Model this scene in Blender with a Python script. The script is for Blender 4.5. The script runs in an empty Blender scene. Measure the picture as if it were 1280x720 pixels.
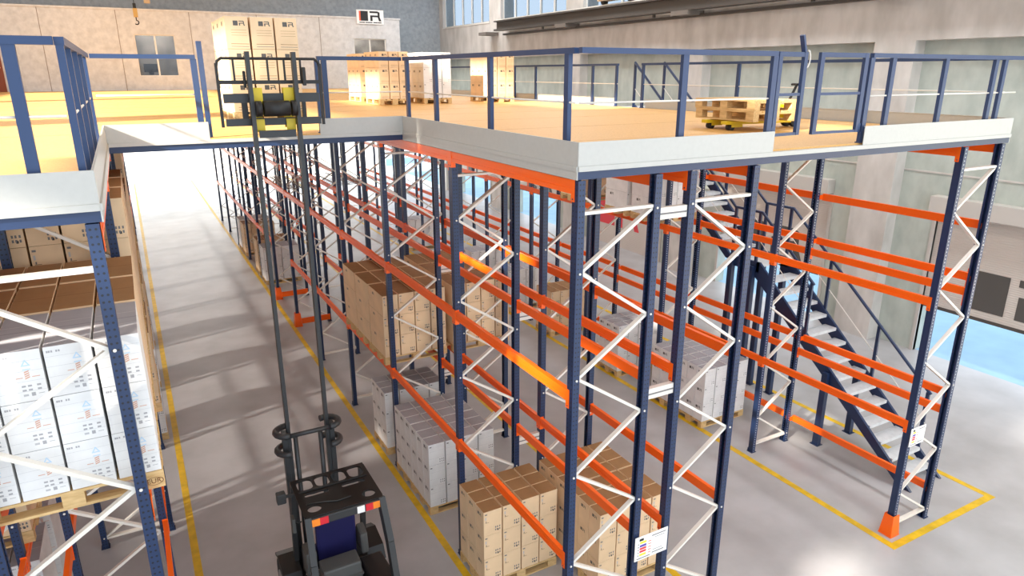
import bpy, bmesh, math, random
from mathutils import Vector, Matrix
random.seed(7)
S = bpy.context.scene
C = S.collection

# ------------------------------------------------------------------ materials
def lin(c):
    c = c / 255.0
    return c / 12.92 if c <= 0.04045 else ((c + 0.055) / 1.055) ** 2.4
def rgb(r, g, b): return (lin(r), lin(g), lin(b), 1.0)

def mat(name, col, rough=0.6, metal=0.0, var=0.0, scale=8.0, col2=None, bump=0.0, stretch=(1, 1, 1), detail=5.0):
    m = bpy.data.materials.new(name); m.use_nodes = True
    nt = m.node_tree; b = nt.nodes['Principled BSDF']
    b.inputs['Base Color'].default_value = rgb(*col)
    b.inputs['Roughness'].default_value = rough
    b.inputs['Metallic'].default_value = metal
    if var > 0 or col2:
        tc = nt.nodes.new('ShaderNodeTexCoord')
        mp = nt.nodes.new('ShaderNodeMapping'); mp.inputs['Scale'].default_value = stretch
        nt.links.new(tc.outputs['Object'], mp.inputs['Vector'])
        n = nt.nodes.new('ShaderNodeTexNoise'); n.inputs['Scale'].default_value = scale; n.inputs['Detail'].default_value = detail
        nt.links.new(mp.outputs['Vector'], n.inputs['Vector'])
        r = nt.nodes.new('ShaderNodeValToRGB')
        c2 = col2 if col2 else tuple(max(0, c * (1 - var)) for c in col)
        r.color_ramp.elements[0].color = rgb(*c2); r.color_ramp.elements[0].position = 0.3
        r.color_ramp.elements[1].color = rgb(*col); r.color_ramp.elements[1].position = 0.65
        nt.links.new(n.outputs['Fac'], r.inputs['Fac'])
        nt.links.new(r.outputs['Color'], b.inputs['Base Color'])
        if bump:
            bp = nt.nodes.new('ShaderNodeBump'); bp.inputs['Strength'].default_value = bump; bp.inputs['Distance'].default_value = 0.01
            nt.links.new(n.outputs['Fac'], bp.inputs['Height']); nt.links.new(bp.outputs['Normal'], b.inputs['Normal'])
    return m

def perforated(name, col, dot, single=False):
    """painted steel upright with two columns of punched holes on every face"""
    m = mat(name, col, 0.38)
    nt = m.node_tree; b = nt.nodes['Principled BSDF']
    tc = nt.nodes.new('ShaderNodeTexCoord'); sp = nt.nodes.new('ShaderNodeSeparateXYZ')
    nt.links.new(tc.outputs['Object'], sp.inputs[0])
    def M(op, a, bb=None):
        n = nt.nodes.new('ShaderNodeMath'); n.operation = op
        for i, v in enumerate((a, bb)):
            if v is None: continue
            if isinstance(v, (int, float)): n.inputs[i].default_value = v
            else: nt.links.new(v, n.inputs[i])
        return n.outputs[0]
    zz = M('MULTIPLY', M('SUBTRACT', M('FRACT', M('DIVIDE', sp.outputs[2], 0.05)), 0.5), 0.05)
    def dist(ax, off):
        a = M('SUBTRACT', M('ABSOLUTE', ax), off)
        return M('SQRT', M('ADD', M('MULTIPLY', a, a), M('MULTIPLY', zz, zz)))
    d = dist(sp.outputs[0], 0.0) if single else M('MINIMUM', dist(sp.outputs[0], 0.017), dist(sp.outputs[1], 0.026))
    f = M('LESS_THAN', d, 0.0085)
    mx = nt.nodes.new('ShaderNodeMix'); mx.data_type = 'RGBA'
    mx.inputs[6].default_value = rgb(*col); mx.inputs[7].default_value = rgb(*dot)
    nt.links.new(f, mx.inputs[0]); nt.links.new(mx.outputs[2], b.inputs['Base Color'])
    return m

def ribbed(name, col, axis_scale):
    """sectional door panel: fine horizontal ribs as bump"""
    m = mat(name, col, 0.5)
    nt = m.node_tree; b = nt.nodes['Principled BSDF']
    tc = nt.nodes.new('ShaderNodeTexCoord'); w = nt.nodes.new('ShaderNodeTexWave')
    w.bands_direction = 'Z'; w.inputs['Scale'].default_value = axis_scale
    nt.links.new(tc.outputs['Object'], w.inputs['Vector'])
    bp = nt.nodes.new('ShaderNodeBump'); bp.inputs['Strength'].default_value = 0.5; bp.inputs['Distance'].default_value = 0.01
    nt.links.new(w.outputs['Fac'], bp.inputs['Height']); nt.links.new(bp.outputs['Normal'], b.inputs['Normal'])
    return m

BLUE = mat('blue_steel', (30, 49, 84), 0.36)
BLUE_RAIL = mat('blue_rail_paint', (36, 60, 100), 0.4)
BLUE_HOLES = perforated('blue_upright', (30, 49, 84), (12, 17, 28))
BLUE_LIT = perforated('blue_upright_lit_holes', (30, 49, 84), (190, 198, 210), True)  # light showing through the holes is painted as pale dots
ORANGE = mat('orange_beam', (255, 102, 8), 0.38)
GALV = mat('galvanised_white', (226, 220, 210), 0.42, 0.0)
SLAT = mat('shelf_wire', (138, 128, 120), 0.5)
CORBEL = mat('corbel_concrete_shaded', (120, 112, 104), 0.8)  # darkened to carry the shade at the pillars
YARD = mat('glare_white_yard', (240, 240, 238), 0.7)  # near-white so the far end looks blown out by light
FASCIA = mat('fascia_sheet', (186, 185, 180), 0.42, 0.0, 0.02, 20.0)
CHIP = mat('chipboard', (224, 176, 106), 0.5, 0, 0, 60, (204, 153, 84), 0, (1, 1, 1), 3)
CHIPSEAM = mat('chipboard_joint', (170, 120, 66), 0.7)
FLOORM = mat('floor_concrete', (178, 176, 177), 0.36, 0, 0, 1.1, (160, 157, 157), 0.02, (1, 1, 1), 8)
YELLOW = mat('yellow_line_paint', (226, 182, 20), 0.45, 0, 0.14, 6)
CONC = mat('wall_concrete', (212, 206, 199), 0.85, 0, 0, 2.2, (188, 182, 174), 0.15, (1, 1, 0.45), 10)
CONC_GREEN = mat('niche_concrete', (192, 198, 188), 0.85, 0, 0, 2.5, (170, 177, 168), 0.15, (1, 1, 0.6), 10)
CONC_GREY = mat('grey_wall_render', (172, 178, 182), 0.85, 0, 0, 6, (152, 158, 164), 0.1, (1, 1, 1), 10)
PANEL = mat('office_wall_panel', (222, 220, 218), 0.8, 0, 0, 5, (202, 200, 198), 0.1, (1, 1, 1), 10)
SEAM = mat('panel_seam', (150, 140, 130), 0.8)
WHITEWALL = mat('white_render', (240, 240, 238), 0.8)
APRON = mat('paving_daylight_haze', (150, 186, 212), 0.7, 0, 0.06, 1.5)  # bluish daylight haze outside the doors is put into this colour
DARKSTEEL = mat('dark_girder', (78, 72, 66), 0.5)
HOOD = mat('door_hood_sheet', (196, 190, 182), 0.5)
DOORP = ribbed('door_panel_sheet', (206, 196, 186), 6.0)
LOGO_GREY = mat('logo_dark_grey', (84, 80, 76), 0.5)
LOGO_RED = mat('logo_red', (222, 60, 70), 0.5)
LOGO_ORANGE = mat('logo_orange', (232, 92, 44), 0.5)
BLACK = mat('black_ink', (26, 24, 24), 0.55)
WHITE = mat('white_board', (244, 243, 240), 0.4)
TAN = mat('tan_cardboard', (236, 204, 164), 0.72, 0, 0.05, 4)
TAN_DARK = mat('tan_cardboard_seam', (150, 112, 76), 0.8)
TANTOP = mat('shaded_tan_lid', (158, 118, 76), 0.75, 0, 0.06, 6)  # tan card darkened, shade on the carton tops put into the colour
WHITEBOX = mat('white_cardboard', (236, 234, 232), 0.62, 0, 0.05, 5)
GREYTOP = mat('shaded_white_lid', (166, 166, 172), 0.7, 0, 0.05, 5)  # white card greyed, shade on the carton tops put into the colour
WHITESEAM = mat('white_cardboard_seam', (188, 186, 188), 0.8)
GREYSEAM = mat('shaded_white_lid_seam', (140, 140, 146), 0.8)
TANSEAM = mat('shaded_tan_lid_seam', (134, 98, 62), 0.8)
PALE_GREY = mat('pale_grey_print', (168, 166, 168), 0.7)
INK_GREY = mat('grey_print', (120, 116, 116), 0.7)
INK_BLUE = mat('pale_blue_print', (186, 212, 234), 0.7)
INK_BROWN = mat('brown_print', (214, 166, 142), 0.7)
WOOD = mat('pallet_wood', (222, 188, 134), 0.75, 0, 0, 7, (196, 158, 104), 0.1, (1, 6, 6), 4)
WOODDARK = mat('burnt_stamp', (120, 78, 44), 0.8)
FBLACK = mat('forklift_black', (24, 23, 23), 0.5)
FDARK = mat('guard_black', (14, 11, 11), 0.55)
FGREY = mat('forklift_grey', (48, 49, 50), 0.5)
MASTM = mat('mast_steel', (44, 46, 48), 0.45)
FYELLOW = mat('forklift_yellow', (216, 188, 22), 0.4)
FSEAT = mat('grey_vinyl', (76, 76, 74), 0.5)
FBLUE = mat('dark_blue_cloth', (14, 11, 74), 0.7)
RUBBER = mat('rubber', (30, 30, 31), 0.7)
RIM = mat('wheel_rim', (150, 150, 150), 0.4)
REDL = mat('red_reflector', (214, 40, 52), 0.3)
ORL = mat('amber_reflector', (250, 140, 40), 0.3)
TREAD = mat('galvanised_tread', (206, 208, 210), 0.5, 0, 0.06, 10)
BROWND = mat('brown_door_wood', (132, 62, 30), 0.5)
WINF = mat('window_frame_paint', (232, 226, 216), 0.5)
DARKROOM = mat('office_interior', (150, 138, 124), 0.9, 0, 0.3, 1.5)
DESK = mat('office_furniture', (60, 50, 46), 0.7)
ROOFM = mat('roof_sheet', (190, 190, 190), 0.8)
glass = bpy.data.materials.new('clear_glass'); glass.use_nodes = True
_nt = glass.node_tree; _nt.nodes.clear()
_o = _nt.nodes.new('ShaderNodeOutputMaterial'); _t = _nt.nodes.new('ShaderNodeBsdfTransparent'); _g = _nt.nodes.new('ShaderNodeBsdfGlossy')
_m = _nt.nodes.new('ShaderNodeMixShader'); _m.inputs[0].default_value = 0.03; _g.inputs['Roughness'].default_value = 0.05
_t.inputs['Color'].default_value = (0.86, 0.9, 0.95, 1)
_nt.links.new(_t.outputs[0], _m.inputs[1]); _nt.links.new(_g.outputs[0], _m.inputs[2]); _nt.links.new(_m.outputs[0], _o.inputs[0])

glass_dim = glass.copy(); glass_dim.name = 'sun_control_glass'
for _q in glass_dim.node_tree.nodes:
    if _q.type == 'BSDF_TRANSPARENT': _q.inputs[0].default_value = (.58, .62, .66, 1)

# ------------------------------------------------------------------ mesh builder
class MB:
    def __init__(s): s.v = []; s.f = []; s.m = []; s.mats = []; s.sm = []
    def mi(s, m):
        if m not in s.mats: s.mats.append(m)
        return s.mats.index(m)
    def face(s, pts, m, smooth=False):
        b = len(s.v); s.v += [tuple(p) for p in pts]; s.f.append(tuple(range(b, b + len(pts)))); s.m.append(s.mi(m)); s.sm.append(smooth)
    def hexa(s, p, m, top=None):
        b = len(s.v); s.v += [tuple(q) for q in p]; k = s.mi(m)
        for i, f in enumerate(((0, 3, 2, 1), (4, 5, 6, 7), (0, 1, 5, 4), (1, 2, 6, 5), (2, 3, 7, 6), (3, 0, 4, 7))):
            s.f.append(tuple(b + j for j in f)); s.m.append(s.mi(top) if (i == 1 and top) else k); s.sm.append(False)
    def box(s, x0, x1, y0, y1, z0, z1, m, top=None):
        s.hexa([(x0, y0, z0), (x1, y0, z0), (x1, y1, z0), (x0, y1, z0), (x0, y0, z1), (x1, y0, z1), (x1, y1, z1), (x0, y1, z1)], m, top); return s
    def bar(s, p, q, w, h, m, up=(0, 0, 1)):
        p = Vector(p); q = Vector(q); d = (q - p).normalized(); u = Vector(up)
        if abs(d.dot(u)) > 0.98: u = Vector((0, 1, 0))
        a = d.cross(u).normalized() * (w / 2); c = a.normalized().cross(d).normalized() * (h / 2)
        s.hexa([p - a - c, p + a - c, q + a - c, q - a - c, p - a + c, p + a + c, q + a + c, q - a + c], m); return s
    def cyl(s, p, q, r, m, n=14, r2=None, caps=True):
        p = Vector(p); q = Vector(q); d = (q - p).normalized(); r2 = r if r2 is None else r2
        u = Vector((0, 0, 1)) if abs(d.z) < 0.9 else Vector((1, 0, 0))
        a = d.cross(u).normalized(); c = a.cross(d).normalized()
        b = len(s.v); k = s.mi(m)
        for i in range(n):
            t = 2 * math.pi * i / n; o = a * math.cos(t) + c * math.sin(t)
            s.v.append(tuple(p + o * r)); s.v.append(tuple(q + o * r2))
        for i in range(n):
            j = (i + 1) % n
            s.f.append((b + 2 * i, b + 2 * i + 1, b + 2 * j + 1, b + 2 * j)); s.m.append(k); s.sm.append(True)
        if caps:
            s.f.append(tuple(b + 2 * i for i in range(n))); s.m.append(k); s.sm.append(False)
            s.f.append(tuple(b + 2 * i + 1 for i in reversed(range(n)))); s.m.append(k); s.sm.append(False)
        return s
    def tube(s, pts, r, m, n=10):
        """round bar swept through the points as one closed skin"""
        P = [Vector(p) for p in pts]; b = len(s.v); k = s.mi(m); ref = None
        for i, p in enumerate(P):
            d = ((P[i + 1] - p).normalized() if i + 1 < len(P) else Vector()) + ((p - P[i - 1]).normalized() if i else Vector())
            d.normalize()
            if ref is None: ref = Vector((0, 0, 1)) if abs(d.z) < .9 else Vector((1, 0, 0))
            u = d.cross(ref).normalized(); w = u.cross(d).normalized(); ref = w
            for j in range(n):
                t = 2 * math.pi * j / n; s.v.append(tuple(p + u * (r * math.cos(t)) + w * (r * math.sin(t))))
        for i in range(len(P) - 1):
            for j in range(n):
                q = (j + 1) % n; s.f.append((b + i * n + j, b + i * n + q, b + (i + 1) * n + q, b + (i + 1) * n + j)); s.m.append(k); s.sm.append(True)
        s.f.append(tuple(b + j for j in reversed(range(n)))); s.f.append(tuple(b + (len(P) - 1) * n + j for j in range(n))); s.m += [k, k]; s.sm += [False, False]
        return s
    def prism(s, pts, axis, a, b, m):
        """2D outline extruded along axis 0/1/2 from a to b"""
        def P(p, t):
            l = list(p); l.insert(axis, t); return tuple(l)
        base = len(s.v); n = len(pts); k = s.mi(m)
        s.v += [P(p, a) for p in pts] + [P(p, b) for p in pts]
        s.f.append(tuple(base + i for i in reversed(range(n)))); s.f.append(tuple(base + n + i for i in range(n)))
        for i in range(n):
            j = (i + 1) % n; s.f.append((base + i, base + j, base + n + j, base + n + i))
        s.m += [k] * (n + 2); s.sm += [False] * (n + 2); return s
    def mesh(s, name, bevel=0.0, fix=True):
        me = bpy.data.meshes.new(name); me.from_pydata(s.v, [], s.f)
        for m in s.mats: me.materials.append(m)
        for i, p in enumerate(me.polygons): p.material_index = s.m[i]; p.use_smooth = s.sm[i]
        bm = bmesh.new(); bm.from_mesh(me)
        if fix: bmesh.ops.recalc_face_normals(bm, faces=bm.faces)
        if bevel: bmesh.ops.bevel(bm, geom=[e for e in bm.edges if len(e.link_faces) == 2 and e.calc_face_angle(0) > 0.5], offset=bevel, segments=2, affect='EDGES', profile=0.6)
        bm.to_mesh(me); bm.free(); return me
    def build(s, name, parent=None, loc=(0, 0, 0), bevel=0.0):
        return link(name, s.mesh(name, bevel), parent, loc)

def link(name, me, parent=None, loc=(0, 0, 0), rz=0.0):
    o = bpy.data.objects.new(name, me); C.objects.link(o); o.location = loc; o.rotation_euler = (0, 0, rz)
    if parent is not None: o.parent = parent
    return o
def tag(o, label, cat, group=None, kind=None):
    o['label'] = label; o['category'] = cat
    if group: o['group'] = group
    if kind: o['kind'] = kind
    return o
def thing(name, label, cat, loc=(0, 0, 0), group=None):
    o = bpy.data.objects.new(name, None); C.objects.link(o); o.location = loc; o.empty_display_size = 0.2
    return tag(o, label, cat, group)
def part(name, parent, loc=(0, 0, 0)):
    o = bpy.data.objects.new(name, None); C.objects.link(o); o.parent = parent; o.location = loc; o.empty_display_size = 0.1
    return o
def structure(name, mb, label=None, cat=None, bevel=0.0):
    o = mb.build(name, None, (0, 0, 0), bevel); o['kind'] = 'structure'
    if label: o['label'] = label
    if cat: o['category'] = cat
    return o
def text_mesh(body, size, m, name='lettering'):
    cu = bpy.data.curves.new(name, 'FONT'); cu.body = body; cu.size = size; cu.extrude = 0.0008; cu.align_x = 'CENTER'; cu.align_y = 'CENTER'
    o = bpy.data.objects.new(name, cu); C.objects.link(o)
    dg = bpy.context.evaluated_depsgraph_get(); me = bpy.data.meshes.new_from_object(o.evaluated_get(dg))
    bpy.data.objects.remove(o); me.materials.clear(); me.materials.append(m); return me

def logo(mb, o, u, v, w, m_bar, m_block, m_r):
    """striped block and squared R emblem; o = lower start corner, u/v unit directions, w = width; height = 0.4 w"""
    o = Vector(o); u = Vector(u) * w; v = Vector(v) * (0.4 * w)
    Q = lambda pts, m: mb.face([o + u * a + v * b for a, b in pts], m)
    Q([(0, 0), (.07, 0), (.07, 1), (0, 1)], m_bar)
    Q([(.07, 0), (.40, 0), (.40, 1), (.07, 1)], m_block)
    Q([(.48, .82), (.84, .82), (.84, 1), (.48, 1)], m_r)
    Q([(.84, .40), (.93, .40), (.93, .90), (.84, 1.0)], m_r)
    Q([(.50, .40), (.84, .40), (.84, .58), (.50, .58)], m_r)
    Q([(.50, 0), (.60, 0), (.60, .40), (.50, .40)], m_r)
    Q([(.89, 0), (1.0, 0), (.93, .40), (.84, .40)], m_r)

# ------------------------------------------------------------------ setting
FL = MB().box(-13, 17.5, -8, 40.4, -0.2, 0, FLOORM)
structure('floor', FL)
structure('floor_added_yard', MB().box(-13, 17.5, 40.4, 58, -0.2, 0, YARD))  # open yard added to make the far end glare
structure('floor_apron', MB().box(17.5, 60, -20, 58, -0.2, -0.004, APRON))
def line(mb, x0, y0, x1, y1): mb.box(x0, x1, y0, y1, 0.0, 0.003, YELLOW)
n = 0
for x, ya, yb in ((-0.0, 2.0, 51.9), (3.42, 2.0, 51.9), (6.1, 3.2, 51.9)):
    mb = MB(); line(mb, x - 0.055, ya, x + 0.055, yb); structure('floor_line_%d' % (n + 1), mb); n += 1
mb = MB(); line(mb, 9.41, 4.9, 9.53, 51.9); line(mb, 9.53, 4.9, 12.12, 5.02); line(mb, 12.12, 4.9, 12.24, 30.0); structure('floor_line_4', mb)

# right hand wall (X = 17): pillars, niches, sectional doors, clerestory
XW, XN = 17.0, 17.4
bays = [(4.6 - 7.12, 10.65 - 7.12), (4.6, 10.65), (11.72, 17.80), (18.87, 24.95), (25.98, 32.10), (33.1, 39.2)]
wr = MB()
ys = [-8.0]
for a, b in bays: ys += [a, b]
ys += [40.4]
for i in range(0, len(ys), 2): wr.box(XW, XN + 0.35, ys[i], ys[i + 1], 0, 7.74, CONC)
wr.box(XW, XN + 0.35, -8, 40.4, 7.74, 9.45, CONC)
for i in range(0, len(ys), 2):
    a = max(-8, ys[i] - (0.12 if i else 0)); b = ys[i + 1] + 0.12 if i + 2 < len(ys) else 40.4
    wr.box(XW, XN + 0.35, a, b, 9.45, 13.0, CONC)
structure('wall_right', wr)
wn = MB(); doors = []
for k, (a, b) in enumerate(bays):
    h0 = a + 0.92; h1 = a + 5.0            # hood span
    doors.append((h0, h1))
    wn.box(XN, XN + 0.35, a, h0, 0, 7.74, CONC_GREEN); wn.box(XN, XN + 0.35, h1, b, 0, 7.74, CONC_GREEN)
    wn.box(XN, XN + 0.35, h0, h1, 3.9, 7.74, CONC_GREEN)
    wn.box(XN - 0.02, XN, a, b, 4.62, 4.66, CONC)
structure('wall_niche_right', wn)
for k, (h0, h1) in enumerate(doors):
    t = bpy.data.objects.new('door_%d' % (k + 1), None); C.objects.link(t); t['kind'] = 'structure'; t.location = (XN, (h0 + h1) / 2, 0)
    L = lambda x: x - XN
    yc = (h0 + h1) / 2; A, B = h0 - yc, h1 - yc
    MB().box(-0.32, -0.005, A - 0.08, B + 0.08, 3.72, 4.12, HOOD).build('door_hood', t, bevel=0.012)
    low = 0.0 if k == 3 else 1.32
    p = MB().box(0.06, 0.14, A, B, low, 3.8, DOORP)
    p.build('door_panel', t)
    fr = MB().box(-0.03, 0.1, A - 0.09, A, 0, 3.75, HOOD).box(-0.03, 0.1, B, B + 0.09, 0, 3.75, HOOD); fr.build('door_frame', t)
    if low: MB().box(0.05, 0.15, A, B, low - 0.08, low, DARKSTEEL).build('door_seal', t)
    lg = MB(); w = 2.4
    cy = h1 - 0.92
    if k == 3: logo(lg, (0.054, B - 0.07, 0.85), (0, -1, 0), (0, 0, 1), 2.7, LOGO_RED, LOGO_RED, LOGO_RED)
    else: logo(lg, (0.054, cy - yc, 1.50), (0, -1, 0), (0, 0, 1), w, LOGO_ORANGE, LOGO_GREY, LOGO_GREY)
    lg.build('door_emblem', t)
# clerestory windows
wi = 0
for a, b in bays:
    t = bpy.data.objects.new('window_%d' % (wi + 1), None); C.objects.link(t); t['kind'] = 'structure'; wi += 1
    t.location = (XW + 0.2, (a + b) / 2, 9.45); hw = (b - a) / 2 - 0.12
    f = MB().box(-0.06, 0.06, -hw, hw, 0, 0.07, WINF).box(-0.06, 0.06, -hw, hw, 3.45, 3.55, WINF)
    for j in range(6):
        y = -hw + j * (2 * hw / 5); f.box(-0.05, 0.05, y - 0.035, y + 0.035, 0.07, 3.45, WINF)
    f.build('window_frame', t)
    MB().box(-0.006, 0.006, -hw, hw, 0.07, 3.45, glass_dim).build('window_glazing', t)
    MB().box(-0.24, 0.14, -hw - 0.1, hw + 0.1, -0.04, 0.0, WINF).build('window_sill', t)

# rear walls
wb = MB()
wb.box(-14, 17.0, 39.6, 40.4, 6.15, 13.0, CONC_GREY)
structure('wall_back', wb)
YB = 37.5
wo = MB()
wins = [(0.96, 2.64, 6.85, 8.68), (11.2, 12.95, 6.83, 8.72)]
xs = [-14, wins[0][0], wins[0][1], wins[1][0], wins[1][1], 13.75]
for i in (0, 2, 4): wo.box(xs[i], xs[i + 1], YB, YB + 0.25, 6.15, 9.7, PANEL)
for x0, x1, z0, z1 in wins:
    wo.box(x0, x1, YB, YB + 0.25, 6.15, z0, PANEL); wo.box(x0, x1, YB, YB + 0.25, z1, 9.7, PANEL)
wo.box(13.5, 13.75, YB + 0.25, 39.6, 6.15, 9.7, PANEL)
wo.box(-14, 13.8, YB - 0.04, 39.6, 9.7, 9.78, PANEL)
for x in (-5.8, -2.6, 0.35, 3.38, 6.4, 9.45): wo.box(x - 0.015, x + 0.015, YB - 0.004, YB, 6.2, 9.7, SEAM)
structure('wall_office', wo)
structure('wall_office_room', MB().box(-14, 13.5, 39.3, 39.55, 6.15, 9.7, DARKROOM))
for k, (x0, x1, z0, z1) in enumerate(wins):
    t = bpy.data.objects.new('window_%d' % (wi + 1), None); C.objects.link(t); t['kind'] = 'structure'; wi += 1
    t.location = ((x0 + x1) / 2, YB + 0.1, z0); hw = (x1 - x0) / 2; hh = z1 - z0
    f = MB().box(-hw, hw, -.03, .03, 0, .04, WINF).box(-hw, hw, -.03, .03, hh - .04, hh, WINF).box(-hw, -hw + .04, -.03, .03, .04, hh - .04, WINF).box(hw - .04, hw, -.03, .03, .04, hh - .04, WINF).box(-.035, .035, -.03, .03, .04, hh - .04, WINF)
    f.build('window_frame', t); MB().box(-hw + .04, hw - .04, -.004, .004, .04, hh - .04, glass).build('window_glazing', t)
    d = thing('office_desk', 'dark office desk with monitors seen through the %s upper window' % ('wider-set first' if k == 0 else 'window under the emblem board'), 'desk', ((x0 + x1) / 2, 38.6, 6.15))
    MB().box(-.8, .8, -.3, .3, .72, .76, DESK).build('desk_top', d)
    for sx in (-.76, .76): MB().box(sx - .03, sx + .03, -.28, .28, 0, .72, DESK).build('desk_leg', d)
    mo = part('monitor', d, (-.3, 0, .76)); MB().box(-.3, .3, -.02, .02, .12, .5, BLACK).build('screen', mo); MB().box(-.1, .1, -.08, .08, 0, .12, BLACK).build('stand', mo)
t = bpy.data.objects.new('door_7', None); C.objects.link(t); t['kind'] = 'structure'; t.location = (-4.72, YB, 6.21)
MB().box(-.5, .5, -.06, -.005, 0, 2.0, BROWND).build('door_leaf', t); MB().cyl((.4, -.1, 1.0), (.4, -.06, 1.0), .03, GALV).build('door_knob', t)
structure('wall_far', MB().box(-14, 17.5, 52.2, 52.6, 0, 7.0, WHITEWALL))
# unseen left wall and roof, openings cut to steer the sun
wl = MB(); XL = -10.8
wl.box(XL - .3, XL, -8, 40.4, 0, 5.0, CONC); wl.box(XL - .3, XL, -8, -1.15, 7.5, 9.8, CONC); wl.box(XL - .3, XL, -1.15, -.45, 7.5, 9.15, CONC); wl.box(XL - .3, XL, -.45, 40.4, 7.5, 9.8, CONC); wl.box(XL - .3, XL, -1.15, -.45, 9.75, 13, CONC); 
for a, b in ((-8, -1.15), (-.45, 1.0), (10.5, 12.0), (22, 23.0), (33, 40.4)): wl.box(XL - .3, XL, a, b, 9.8, 13.0, CONC)
for a, b in ((-8, 7.0), (34, 40.4)): wl.box(XL - .3, XL, a, b, 5.0, 7.5, CONC)
wl.box(XL - .3, XL, 1.0, 4.9, 11.4, 13.0, CONC); wl.box(XL - .3, XL, 1.0, 2.2, 9.8, 10.9, CONC)
structure('wall_left_sun_mask', wl)  # unseen wall that masks the sun, gaps placed for lit patches
tint = bpy.data.materials.new('sun_dimming_tint'); tint.use_nodes = True
_n = tint.node_tree; _n.nodes.clear(); _a = _n.nodes.new('ShaderNodeOutputMaterial'); _b = _n.nodes.new('ShaderNodeBsdfTransparent'); _b.inputs[0].default_value = (.40, .40, .41, 1); _n.links.new(_b.outputs[0], _a.inputs[0])
structure('window_9', MB().box(XL - .16, XL - .14, 7.0, 34, 5.0, 7.5, tint))  # unseen pane added to weaken the sun reaching the aisle floor
cl = MB(); holes_r = [(XL - .3, -10.1, 4.9, 33), (-8.4, -6.5, 13.5, 17.0), (-5.4, -3.9, 2.2, 3.4), (-4.8, -2.7, 9.0, 15.5), (-5.6, -4.6, 24, 30)]  # unseen roof, holes placed to drop sun patches on the deck
xs = sorted({XL - .3, 17.7} | {v for h in holes_r for v in h[:2]}); yv = sorted({-2, 40.4} | {v for h in holes_r for v in h[2:]})
for i in range(len(xs) - 1):
    for j in range(len(yv) - 1):
        cx, cy = (xs[i] + xs[i + 1]) / 2, (yv[j] + yv[j + 1]) / 2
        if any(h[0] < cx < h[1] and h[2] < cy < h[3] for h in holes_r): continue
        cl.box(xs[i], xs[i + 1], yv[j], yv[j + 1], 13.0, 13.2, ROOFM)
structure('ceiling_sun_mask', cl)

# emblem board on rear wall
t = thing('emblem_board', 'white board with orange bar, black block and black R high on rear wall', 'sign', (12.13, YB - .05, 9.44))
MB().box(-.73, .73, -.02, .03, 0, .70, WHITE).build('board', t)
lg = MB(); logo(lg, (-.6, -.024, .16), (1, 0, 0), (0, 0, 1), 1.2, LOGO_ORANGE, BLACK, BLACK); lg.build('emblem', t)
bl = MB()
for a, b in ((-.6, -.3), (-.27, .1), (.16, .38), (.4, .6)): bl.face([(a, -.024, .06), (b, -.024, .06), (b, -.024, .105), (a, -.024, .105)], BLACK)
bl.build('caption', t)

# crane runway on right wall
t = thing('crane_runway', 'long dark crane runway girder bracketed along the pillared concrete wall', 'girder', (16.5, 0, 8.8))
g = MB().box(-.2, .2, -6, 31.4, .52, .58, DARKSTEEL).box(-.03, .03, -6, 31.4, .2, .52, DARKSTEEL).box(-.2, .2, -6, 31.4, .12, .2, DARKSTEEL).box(-.06, .06, -6, 31.4, .58, .64, GALV)
g.build('girder', t)
for k, (a, b) in enumerate(bays[1:5]):
    MB().box(-.22, .495, b + .1, b + .9, -.02, .12, CORBEL).build('corbel', t)
MB().box(.3, .495, -6, 31.4, -.06, .02, DARKSTEEL).build('ledge_rail', t)
for y in (27.3, 19.9, 13.4): MB().box(.1, .16, y, y + .1, .02, .12, DARKSTEEL).build('hanger', t)
t = thing('crane_trolley', 'small cream and black crane end carriage riding on the runway girder', 'crane', (16.5, 21.9, 9.44))
MB().box(-.2, .2, -1.0, 1.0, .12, .34, mat('cream_paint', (214, 190, 150), .5)).build('carriage', t, bevel=.02)
for y in (-.8, .8): MB().cyl((-.1, y, .1), (.1, y, .1), .1, BLACK).build('wheel', t)
MB().box(-.18, .18, -.35, .1, .34, .62, BLACK).build('motor', t, bevel=.03)
MB().box(-.21, -.2, .2, .9, .16, .3, BLACK).build('end_plate', t)
# crane hook
t = thing('crane_hook', 'black and cream hook block hanging from above before the rear wall', 'hook', (0.93, 30, 8.68))
MB().cyl((0, 0, .7), (0, 0, 5.2), .012, BLACK).build('cable', t)
MB().box(-.07, .07, -.06, .06, .25, .55, mat('hook_block_paint', (196, 160, 90), .5)).box(-.05, .05, -.05, .05, .55, .72, BLACK).build('block', t)
pts = [(0, 0, .25)] + [(0.07 * math.sin(a), 0, .07 - .07 * math.cos(a) + .0) for a in [math.pi - i * .5 for i in range(9)]]
MB().tube(pts, .02, BLACK, 8).build('hook', t)
t = thing('crane_pendant', 'tan control box hanging from above beside the crane hook', 'control', (1.36, 30, 9.42))
MB().box(-.1, .1, -.05, .05, 0, .3, mat('pendant_tan', (190, 165, 130), .5)).build('control_box', t, bevel=.01); MB().cyl((0, 0, .3), (0, 0, 4.4), .01, BLACK).build('cable', t)

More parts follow.
